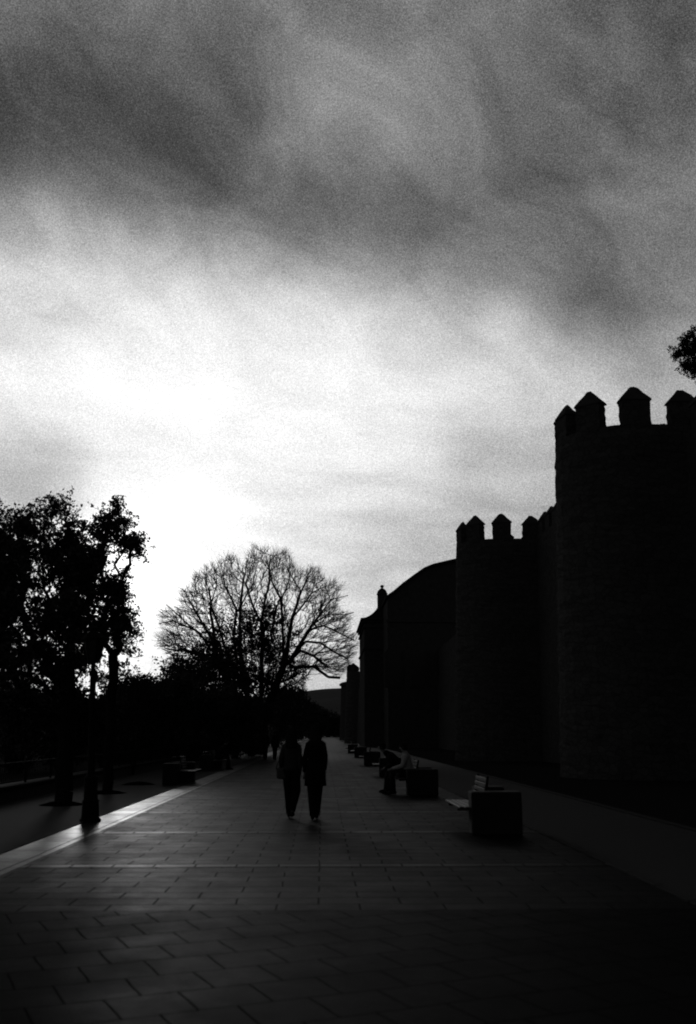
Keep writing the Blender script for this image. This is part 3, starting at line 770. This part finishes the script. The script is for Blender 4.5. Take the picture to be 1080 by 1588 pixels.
def bush(name, x, y, w, d, h, lab, group, mat=None, leaf=.14, n=700, per=9, cat='bush'):
    root = empty(name, (x, y, 0)); r = random.Random(int(x*31+y*7))
    bl = [((0,0,h*.42), (w/2, d/2, h*.42), 3.0)]
    for k in range(7):
        a = r.uniform(0, 2*PI); q = r.uniform(.2, .75)
        rr = r.uniform(.2, .34)*w
        bl.append(((math.cos(a)*w/2*q, math.sin(a)*d/2*q, h*r.uniform(.5,.86)), (rr, rr, rr*.9), .5))
    C = in_blobs(bl, n, .3); C[:, 2] = np.abs(C[:, 2])+.05
    # woody stems from the ground
    sel = C[rng.choice(len(C), 60)]
    A_ = np.zeros((60, 3)); A_[:, :2] = sel[:, :2]*.15; mid = (A_+sel)/2*np.array([.8, .8, 1.1])
    V, F_ = tubes('s', np.concatenate([A_, mid]), np.concatenate([mid, sel]), np.r_[np.full(60,.03), np.full(60,.018)], np.r_[np.full(60,.018), np.full(60,.006)], None, None, 4)
    np_mesh('stems', V, F_, M['bark'], root)
    leaves('foliage', C, per, .14*max(1, leaf/.14), leaf, mat or M['leafd'], root)
    tag(root, lab, cat, group); return root
hedge = [(203,48,1042,30,'between the open leafy tree and the twiggy shrub'),(232,50,1044,34,'right behind the twiggy shrub'),(262,52,1040,34,'left of the bare crown'),(300,56,1050,46,'under the bare crown, left side'),
         (345,60,1058,50,'below the evergreens, nearer than the bare trunk'),(368,66,1066,40,'in front of the bare trunk'),(392,72,1080,30,'at the path edge by the bare tree'),(170,44,1058,40,'behind the lamp post'),(105,44,1046,46,'behind the left leafy trunk'),(35,42,1040,56,'at the far left beyond the railing')]
for px, Yv, py, hw, lab in hedge:
    c = at(px, py, Yv); w = 2*hw*Yv/F_PX*1.1
    bush('bush', min(c.x, -8.6+w*.0) if px < 200 else c.x, Yv, w, 2.6, c.z*.98, 'dark rounded bush ' + lab, 'bushes beyond the left verge', leaf=.17, n=900, per=10)
# twiggy shrub against the glow
sh = empty('twiggy_shrub', (gx(207, 40), 40, 0)); segs = []
def twig(p, d, l, r, lev):
    q = p + d*l; segs.append((p, q, r, r*.7))
    if lev == 0: return
    for k in range(rng.integers(2, 4)):
        dd = (d + Vector(rng.normal(0, .28, 3)) + Vector((0,0,.12))).normalized(); twig(p.lerp(q, rng.uniform(.45, 1)), dd, l*rng.uniform(.55,.85), r*.66, lev-1)
for k in range(9): twig(Vector((rng.uniform(-.5,.5), rng.uniform(-.3,.3), 1.6)), Vector((rng.normal(0,.16), rng.normal(0,.15), 1)).normalized(), rng.uniform(.8,1.35), .016, 3)
for k in range(6): segs.append((Vector((0,0,-.05)), Vector((rng.uniform(-.5,.5), rng.uniform(-.3,.3), 1.75)), .03, .016))
V, F_ = tubes('s', np.array([s[0] for s in segs]), np.array([s[1] for s in segs]), np.array([s[2] for s in segs]), np.array([s[3] for s in segs]), None, None, 4)
np_mesh('branches', V, F_, M['bark'], sh); tag(sh, 'thin leafless shrub with upright twigs against the glow, between leafy tree and bare tree', 'shrub')

# trees along and at the end of the promenade
FAR = [(432,112,1066,14,'first past the bare tree'),(447,140,1058,15,'second past the bare tree'),(457,175,1062,13,'third past the bare tree'),
       (468,230,1072,12,'fourth past the bare tree'),(480,300,1086,13,'left of the far end of the path'),(496,360,1097,14,'closing the far end of the path'),
       (512,370,1104,14,'right of the far end of the path'),(527,375,1110,14,'at the far end next to the farthest turret')]
for i, (px, Yv, py, hw, lab) in enumerate(FAR):
    c = at(px, py, Yv); s = Yv/F_PX
    bb = [((c.x, Yv, c.z*.58), (hw*s*1.15, 3.5, c.z*.42), 3), ((c.x-hw*s*.4, Yv, c.z*.72), (hw*s*.6, 2, c.z*.24), 1), ((c.x+hw*s*.35, Yv-1, c.z*.62), (hw*s*.7, 2, c.z*.3), 1), ((c.x, Yv, c.z*.25), (hw*s*1.0, 2, c.z*.25), 1.2)]
    leafy_tree('avenue_tree', (c.x, Yv, 0), bb, 420, 7, .3*Yv/150, .4*Yv/150, 'far dark tree ' + lab, 'tree', 'trees farther along the promenade', M['leafd'], rt=.2, trunk_to=c.z*.4)
c = at(471, 1022, 262)
leafy_tree('poplar_tree', (c.x, 262, 0), [((c.x, 262, c.z*.55), (.75, .75, c.z*.42), 1), ((c.x+.1, 262, c.z*.93), (.9,.9,1.1), .25)], 260, 5, .35, .45, 'slender upright poplar seen through the lower right of the bare crown', 'tree', None, M['leafd'], rt=.2, trunk_to=c.z*.9)
# conifer bough behind the wall
YC = 42.0
cb = [pxblob(1100,555,YC,34,40,1.5), pxblob(1070,535,YC,22,22,.9, 900), pxblob(1052,545,YC,11,15,.5, 330), pxblob(1060,510,YC,6,12,.3, 60), pxblob(1068,565,YC,12,12,.5,200), pxblob(1078,510,YC,10,14,.5,200), pxblob(1160,520,YC,70,80,2.2, 2200), pxblob(1150,640,YC,60,60,2)]
leafy_tree('evergreen_tree', (gx(1165, YC), YC, 0), cb, 3400, 12, .05, .09, 'evergreen tree behind the town wall, only a bough showing above the highest tower', 'tree', None, M['leafd'], rt=.25, trunk_to=11, cl=(14,.12))

# tree pits
for i, (x, y, lab) in enumerate([(xa, YA, 'round dark soil pit at the foot of the left leafy tree'), (xb, YB, 'round dark soil pit at the foot of the open leafy tree'), (gx(215,32.6), 32.6, 'round dark soil pit with no tree, beyond the open leafy tree'), (xz, YZ, 'round dark soil pit at the left edge of the verge')]):
    b = MB(); n = 28; z0 = .004
    b.v = [Vector((0,0,.10))] + [Vector((.28*math.cos(2*PI*k/n), .28*math.sin(2*PI*k/n), .05+.02*random.random())) for k in range(n)] + [Vector((.52*math.cos(2*PI*k/n)*random.uniform(.96,1.04), .52*math.sin(2*PI*k/n), z0)) for k in range(n)]
    b.f = [(0, 1+k, 1+(k+1)%n) for k in range(n)] + [(1+k, 1+n+k, 1+n+(k+1)%n, 1+(k+1)%n) for k in range(n)]
    o = b.build('tree_pit', M['soil']); o.location = (x, y, 0); tag(o, lab, 'tree pit', 'tree pits')

# ------------------------------------------------------------------ parapet and railing on the left
b = MB(); y = -10
lw = empty('low_wall', (-7.5, 0, 0))
b.box(-.22, .14, -12, 130, -.2, .30); b.build('wall_body', M['block'], lw)
b = MB(); y = -12
while y < 130: b.box(-.27, .19, y, y+1.19, .303, .375, ch=.012); y += 1.2
b.build('coping', M['kerb'], lw)
tag(lw, 'long low stone wall with a pale coping along the left verge', 'wall')
rl = empty('railing', (-7.54, 0, 0))
b = MB(); b.box(-.02, .02, -12, 130, .86, .89, ch=.005); b.build('top_rail', M['iron'], rl)
b = MB(); b.box(-.012, .012, -12, 130, .43, .455); b.build('bottom_rail', M['iron'], rl)
pm = None; y = -12.0
while y <= 130:
    if pm is None:
        b = MB(); b.box(-.025, .025, -.025, .025, .37, .86, ch=.004); b.lathe([(.02,.9),(.035,.93),(.02,.965)], 8); pm = b.build('post', M['iron'], rl); pm.location = (0, y, 0)
    else: c = pm.copy(); COL.objects.link(c); c.parent = rl; c.location = (0, y, 0)
    y += 2.4
b = MB(); y = -12
while y < 130: b.box(-.007, .007, y, y+.014, .455, .86); y += .15
b.build('balusters', M['iron'], rl)
tag(rl, 'iron railing standing on the low wall along the left verge', 'railing')

# ------------------------------------------------------------------ lamp post
lx = gx(140, 19.0)
lp = empty('street_lamp', (lx, 19.0, 0)); lp.rotation_euler = (0, math.radians(-2.0), 0); HL = at(146, 1028, 19).z
b = MB(); b.lathe([(.20,0),(.20,.06),(.165,.09),(.15,.35),(.165,.38),(.13,.42),(.115,.75),(.13,.79),(.085,.84)], 16, flute=.04); b.build('base', M['iron'], lp)
b = MB(); b.lathe([(.07,.82),(.062,1.4),(.055,HL-.25),(.075,HL-.22),(.075,HL-.16),(.045,HL-.13),(.04,HL)], 16, flute=.06); b.build('pole', M['iron'], lp)
b = MB()
for k in range(4):
    a = k*PI/2+.4; b.tube([Vector((.03*math.cos(a), .03*math.sin(a), HL-.12)), Vector((.12*math.cos(a), .12*math.sin(a), HL-.08)), Vector((.13*math.cos(a), .13*math.sin(a), HL+.03))], [.012]*3, 6)
b.build('bracket', M['iron'], lp)
ln_ = empty('lantern'); ln_.parent = lp
def frus(b, z0, r0, z1, r1, n=6): b.lathe([(r0, z0), (r1, z1)], n)
b = MB(); frus(b, HL, .115, HL+.42, .20); b.build('lantern_glass', M['lampg'], ln_)
b = MB()
for k in range(6):
    a = 2*PI*k/6; b.tube([(.118*math.cos(a), .118*math.sin(a), HL-.01), (.205*math.cos(a), .205*math.sin(a), HL+.43)], [.012,.012], 5)
b.build('lantern_frame', M['iron'], ln_)
b = MB(); b.lathe([(.235,HL+.424),(.235,HL+.45),(.15,HL+.55),(.08,HL+.6),(.09,HL+.66),(.03,HL+.7),(.035,HL+.74),(.01,HL+.8)], 6); b.build('lantern_cap', M['iron'], ln_)
tag(lp, 'old iron street lamp with a flared base on the left edge of the path', 'street lamp')

# ------------------------------------------------------------------ benches
def make_bench():
    """origin at the near outer (path side) corner of the pedestal; seat overhangs towards -x; length along +y"""
    r = empty('bench'); Lb = 1.9
    for y in (0, Lb-.38):
        b = MB(); b.box(0 if y == 0 else .28, .80, y, y+.38, 0, .66, ch=.02)
        b.build('pedestal', M['block'], r)
    b = MB()
    for k in range(5): x = -.19+k*.10; b.box(x, x+.078, .05, Lb-.05, .40, .43, ch=.006)
    for y in (.385, Lb-.42): b.box(-.18, .29, y-.0, y+.035, .35, .397)
    sb = b.build('seat', M['wood'], r)
    b = MB()
    for k in range(5):
        z = .47+k*.08; x = .24+k*.015; b.box(x, x+.022, .40, Lb-.40, z, z+.06, ch=.004)
    b.build('backrest', M['wood'], r)
    for y in (.42, Lb-.46):
        b = MB(); b.tube([(.24,y,.42),(.275,y,.5),(.34,y,.88)], [(.02,.02)]*3, 6); b.build('backrest_post', M['iron'], r)
    return r
# seat slats stop against the pedestals: shorten them between the pedestals, nose slats run full length
bench = make_bench()
bench_spots = [(gx(733,16.3), 16.3, 0, 'nearest slatted bench with a massive dark block end, right of the path, nobody on it'),
 (gx(632,26.3), 26.3, 0, 'slatted bench right of the path with two people sitting on it'),
 (gx(589,37.6), 37.6, 0, 'third bench from the camera on the right, empty, pale slats just beyond the two sitters'),
 (gx(565,50), 50, 0, 'fourth bench from the camera along the right side'),
 (gx(550,66), 66, 0, 'fifth bench from the camera along the right side'),
 (gx(540,80), 80, 0, 'sixth and farthest bench along the right side'),
 (gx(293,32.4), 34.1, PI, 'nearest bench on the left side, its pale topped block end by the path'),
 (gx(345,46), 46, PI, 'farther bench on the left side with a person sitting on it')]
for i, (x, y, rz, lab) in enumerate(bench_spots):
    o = bench if i == 0 else copy_tree(bench)
    o.location = (x, y, .03 if x > 0 else .0); o.rotation_euler = (0, 0, rz)
    if 0 < x < PR: o.location.z = .022
    tag(o, lab, 'bench', 'benches along the promenade')

# ------------------------------------------------------------------ people
def skin_body(root, J, radius):
    """one continuous body grown over the joints"""
    me = bpy.data.meshes.new('tmp'); names = list(J.keys()); ix = {k: i for i, k in enumerate(names)}
    E = [('pelvis','waist'),('waist','chest'),('chest','neck'),('neck','jaw'),('jaw','skull'),('skull','crown'),('skull','nose')]
    for s in ('l','r'):
        E += [('chest','shoulder_'+s),('shoulder_'+s,'elbow_'+s),('elbow_'+s,'wrist_'+s),('wrist_'+s,'palm_'+s),
              ('pelvis','hip_'+s),('hip_'+s,'knee_'+s),('knee_'+s,'ankle_'+s),('ankle_'+s,'toe_'+s)]
        for q in range(4): E += [('palm_'+s, 'fa%d_%s'%(q,s)), ('fa%d_%s'%(q,s), 'fb%d_%s'%(q,s))]
        E += [('wrist_'+s, 'th_'+s)]
    E = [e for e in E if e[0] in ix and e[1] in ix]
    me.from_pydata([tuple(J[k]) for k in names], [(ix[a], ix[b_]) for a, b_ in E], [])
    o = bpy.data.objects.new('tmp', me); COL.objects.link(o)
    md = o.modifiers.new('s', 'SKIN'); md.use_smooth_shade = True
    for k in names:
        r = radius.get(k.split('_')[0], .05) if k not in radius else radius[k]
        r = r if isinstance(r, tuple) else (r, r)
        me.skin_vertices[0].data[ix[k]].radius = r
    me.skin_vertices[0].data[ix['pelvis']].use_root = True
    sd_ = o.modifiers.new('u', 'SUBSURF'); sd_.levels = 1; sd_.render_levels = 1
    dg = bpy.context.evaluated_depsgraph_get(); dg.update()
    m2 = bpy.data.meshes.new_from_object(o.evaluated_get(dg)); m2.name = 'body'
    bpy.data.objects.remove(o)
    m2.materials.clear(); m2.materials.append(M['skin'])
    b = bpy.data.objects.new('body', m2); COL.objects.link(b); b.parent = root
    return b
RAD = dict(pelvis=(.13,.10), waist=(.115,.09), chest=(.14,.10), neck=.052, jaw=.062, skull=(.078,.088), crown=.05, nose=.014, shoulder=.055, elbow=.04, wrist=.026, palm=(.03,.018),
           hip=.085, knee=.055, ankle=.038, toe=.03, th=.009, **{'fa%d'%q: .0085 for q in range(4)}, **{'fb%d'%q: .0075 for q in range(4)})
def fingers(J, s, out=Vector((0,1,0))):
    w = J['wrist_'+s]; p = J['palm_'+s]; d = (p-w).normalized(); side = out.cross(d)
    if side.length < .1: side = Vector((1,0,0)).cross(d)
    side.normalize(); pal = d.cross(side)
    for q in range(4):
        L_ = (.038,.044,.041,.032)[q]; o = side*((q-1.5)*.019)
        J['fa%d_%s'%(q,s)] = p + o + d*(.028+L_*.6) + pal*.006
        J['fb%d_%s'%(q,s)] = p + o*1.05 + d*(.03+L_*1.35) + pal*(.024)
    J['th_'+s] = w + side*(-.05) + d*.05 + pal*.01
def person(name_loc, rz, J, label, top, bottom, shoes, hair='short', coat_len=0.0, tmat=None, bmat=None, group=None, sc=1.0, hood=False, flare=0):
    root = empty('person', name_loc, rz); root.scale = (sc*.92, sc, sc)
    J = {k: Vector(v) for k, v in J.items()}
    for s in 'lr': fingers(J, s)
    sk = J['skull']; ndir = (J['face']-sk).normalized(); del J['face']
    J['nose'] = sk + ndir*.105 + Vector((0,0,-.01))
    skin_body(root, J, RAD)
    tmat = tmat or M['cloth']; bmat = bmat or M['denim']
    # eyes, mouth, ears sit on the head
    side = ndir.cross(Vector((0,0,1))).normalized()
    b = MB()
    for s in (-1, 1): b.lathe([(.004,-.02),(.014,-.008),(.014,.012),(.004,.024)], 8); 
    for i in range(len(b.v)):
        s = -1 if i < len(b.v)//2 else 1; b.v[i] = sk + side*(.088*s) + Vector((b.v[i].x*.5, b.v[i].y, b.v[i].z))
    b.build('ears', M['skin'], root, True)
    # trousers: waist shell and two legs in one garment
    b = MB(); pv, wa = J['pelvis'], J['waist']
    for s in 'lr':
        h, k_, a = J['hip_'+s], J['knee_'+s], J['ankle_'+s]
        b.tube([h+(h-k_).normalized()*.05, h.lerp(k_, .35), k_, k_.lerp(a, .4), a-(k_-a).normalized()*.015], [.118,.108,.085,.078,.062], 12)
    f = Vector((0,1,0))
    b.tube([pv+(pv-wa).normalized()*.06, pv, pv.lerp(wa, .6)], [(.16,.115),(.175,.128),(.15,.105)], 14)
    b.build('trousers', bmat, root, True)
    # coat or jacket: body and sleeves
    b = MB(); cst = J['chest']; nk = J['neck']; ax = (cst-pv).normalized()
    hem = pv - Vector((0,0,1))*coat_len if coat_len > .12 else pv-ax*.04
    b.tube([hem, pv+ax*.02, wa, cst-ax*.05, cst+ax*.07, nk-ax*.005, nk+ax*.05], [(.18+flare,.15+flare*.6),(.172+flare*.35,.14),(.15,.12),(.175,.13),(.165,.12),(.085,.08),(.065,.065)], 18)
    for s in 'lr':
        sh_, e, w = J['shoulder_'+s], J['elbow_'+s], J['wrist_'+s]
        b.tube([sh_.lerp(cst, .35)+ax*.02, sh_, sh_.lerp(e, .5), e, e.lerp(w, .5), w], [.09,.072,.064,.058,.052,.042], 12)
    b.build('coat' if coat_len > .12 else 'jacket', tmat, root, True)
    # shoes
    for s in 'lr':
        a, t = J['ankle_'+s], J['toe_'+s]; d = (t-a); d.z = 0; d = d.normalized() if d.length > .01 else Vector((0,1,0))
        zf = min(a.z-.075, t.z-.03)
        b = MB(); b.tube([Vector((a.x,a.y,zf+.05))-d*.075, Vector((a.x,a.y,zf+.055))-d*.03, Vector((a.x,a.y,zf+.055))+d*.05, Vector((a.x,a.y,zf+.045))+d*.13, Vector((a.x,a.y,zf+.03))+d*.185], [(.03,.035),(.042,.052),(.045,.05),(.048,.04),(.03,.022)], 10, up=Vector((0,0,1)))
        b.build('shoe', M['shoe'], root, True)
    # hair
    b = MB(); back = -ndir
    if hair == 'long':
        pts = [J['crown']+Vector((0,0,.055)), J['crown']+Vector((0,0,.03))+back*.01, sk+back*.025+Vector((0,0,.02)), J['jaw']+back*.055, J['neck']+back*.09, J['chest']+back*.14]
        b.tube(pts, [(.03,.03),(.085,.085),(.115,.112),(.115,.09),(.13,.06),(.10,.03)], 14)
    else:
        pts = [J['crown']+Vector((0,0,.06)), J['crown']+Vector((0,0,.04)), sk+back*.018+Vector((0,0,.03)), sk+back*.035-Vector((0,0,.035)), J['jaw']+back*.05]
        b.tube(pts, [(.02,.02),(.07,.075),(.104,.10),(.095,.07),(.05,.03)], 14)
    b.build('hair', M['hair'], root, True)
    tag(root, label, 'person', group)
    return root
def stand(stride=.2, H=1.72, lean=0, bend=0, arm_l=(-.22,.02,.86), arm_r=(.22,.02,.86), hx=.075):
    """facing +y; left is -x for 'l'"""
    k = H/1.72
    J = dict(pelvis=(0,0,.95), waist=(0,.0,1.10), chest=(0,-.01+lean,1.33), neck=(0,0+lean,1.47), jaw=(0,.015+lean,1.545), skull=(0,.005+lean,1.615), crown=(0,-.005+lean,1.665), face=(0,.1+lean,1.61))
    J['hip_l'] = (-hx,0,.90); J['hip_r'] = (hx,0,.90)
    J['knee_l'] = (-hx,.5*stride+.06,.50); J['ankle_l'] = (-hx+.01,stride,.085); J['toe_l'] = (-hx,stride+.15,.035)
    J['knee_r'] = (hx-.01,.02-.1*stride,.49); J['ankle_r'] = (hx-.02,-stride,.10+bend); J['toe_r'] = (hx-.01,-stride+.14,.035+bend*.3)
    J['shoulder_l'] = (-.145,0+lean,1.35); J['shoulder_r'] = (.145,0+lean,1.35)
    al, ar = Vector(arm_l), Vector(arm_r)
    def el(s, w, o): m_ = (Vector(s)+w)/2; return m_ + Vector((o, -.05, -.0))
    J['elbow_l'] = el(J['shoulder_l'], al, -.03); J['wrist_l'] = al; J['palm_l'] = al + (al-Vector(J['elbow_l'])).normalized()*.07
    J['elbow_r'] = el(J['shoulder_r'], ar, .03); J['wrist_r'] = ar; J['palm_r'] = ar + (ar-Vector(J['elbow_r'])).normalized()*.07
    return {a: tuple(Vector(v)*k) for a, v in J.items()}
def seated(lean=.3, knees=.12, arms=None, H=1.72, foot=.05):
    """sits at origin on a seat .46 high, facing +y; the floor is z=0"""
    k = H/1.72; zs = .55
    J = dict(pelvis=(0,0,zs), waist=(0,.15*lean,zs+.16), chest=(0,.55*lean,zs+.36), neck=(0,.82*lean,zs+.50), jaw=(0,.92*lean+.03,zs+.575), skull=(0,.95*lean+.03,zs+.645), crown=(0,.96*lean+.02,zs+.695), face=(0,.95*lean+.13,zs+.63))
    for s, q in (('l',-1),('r',1)):
        J['hip_'+s] = (.09*q,.03,zs-.02); J['knee_'+s] = (knees*q,.46,zs-.02); J['ankle_'+s] = (knees*q*.9,.47+foot*q,.09); J['toe_'+s] = (knees*q,.62+foot*q,.035)
        J['shoulder_'+s] = (.17*q,.66*lean,zs+.41)
        w = Vector((.06*q,.40+.2*lean,zs+.10)); e = (Vector(J['shoulder_'+s])+w)/2+Vector((.07*q,-.09,-.08))
        J['elbow_'+s] = tuple(e); J['wrist_'+s] = tuple(w); J['palm_'+s] = tuple(w+(w-e).normalized()*.07)
    return {a: tuple(Vector(v)*k) for a, v in J.items()}

YP = 19.6
J = stand(.17, 1.66, lean=.0, bend=.05, arm_l=(-.22,.08,.96), arm_r=(.17,.0,.83))
J['knee_r'] = (.115, .08, .50); J['ankle_r'] = (.035, -.12, .16); J['toe_r'] = (.04, 0, .06)
J['ankle_l'] = (-.035, .10, .085); J['toe_l'] = (-.03, .25, .035); J['knee_l'] = (-.06, .12, .49)
pl1 = person((gx(451, YP), YP, .02), 0, J, 'person in a short jacket walking away, left one of the near couple', M['cloth'], M['denim'], None, 'long', .0, tmat=M['jacket'], group=None)
J = stand(.16, 1.72, arm_l=(-.22,.0,.86), arm_r=(.19,.10,.93))
J['ankle_l'] = (-.05, -.10, .10); J['toe_l'] = (-.05, .04, .035); J['knee_l'] = (-.075, .03, .49)
J['ankle_r'] = (.03, .14, .085); J['toe_r'] = (.03, .28, .035); J['knee_r'] = (.06, .16, .50)
person((gx(489, YP-.3), YP-.3, .02), 0, J, 'person with long hair and a long dark coat, right one of the near couple', M['cloth2'], M['denim'], None, 'long', .34, tmat=M['cloth2'], flare=.05)
bg_ = empty('shoulder_bag', (gx(433, YP), YP-.02, .90))
b = MB(); b.box(-.06, .14, -.05, .05, -.16, .05, ch=.03); b.build('bag_body', M['bag'], bg_)
b = MB(); b.tube([(-.07,0,.02),(0,0,.25),(.14,0,.52)], [.012]*3, 6); b.tube([(.09,0,.02),(.13,0,.25),(.16,0,.52)], [.012]*3, 6); b.build('strap', M['bag'], bg_)
tag(bg_, 'small dark grey bag at the hip of the left walker', 'bag')

# sitters on the second bench (facing the path, -x)
bx, by = gx(632, 26.3), 26.3
person((bx+.10, by+.62, .022), PI/2, seated(.12, .10, foot=.06), 'person in a pale grey jumper sitting on the second bench, knees towards the path', None, None, None, 'short', 0, tmat=M['pale'])
person((bx+.05, by+1.30, .022), PI/2, seated(.62, .13, foot=-.05), 'person in black leaning forward beside the pale jumper', None, None, None, 'short', 0, tmat=M['cloth2'])
person((gx(345,46)-.12, 45.1, .0), -PI/2, seated(.35, .12), 'person in dark clothes sitting on the farther left bench', None, None, None, 'short', 0, tmat=M['cloth'])
# strollers farther off
J = stand(.20, 1.72)
person((gx(411.5, 60), 60, .02), 0, J, 'far stroller in mid stride, left of the near couple and nearer the left path edge', None, None, None, 'short', 0)
J = stand(.16, 1.68)
person((gx(426, 60), 60.3, .02), 0, J, 'far stroller in dark clothes close behind the left walker of the couple', None, None, None, 'short', .2)
for i, (px, Yv, lab) in enumerate([(463,235,'leftmost'),(468.5,250,'second from left'),(474,260,'third from left'),(479,240,'rightmost')]):
    person((gx(px, Yv), Yv, .02), random.uniform(-.4,.4)+(PI if i % 2 else 0), stand(.15, 1.7), 'tiny distant walker between the heads of the near couple, %s' % lab, None, None, None, 'short', 0, group='distant walkers at the end of the path')
print('objects', len(bpy.data.objects), 'polys', sum(len(m.polygons) for m in bpy.data.meshes))
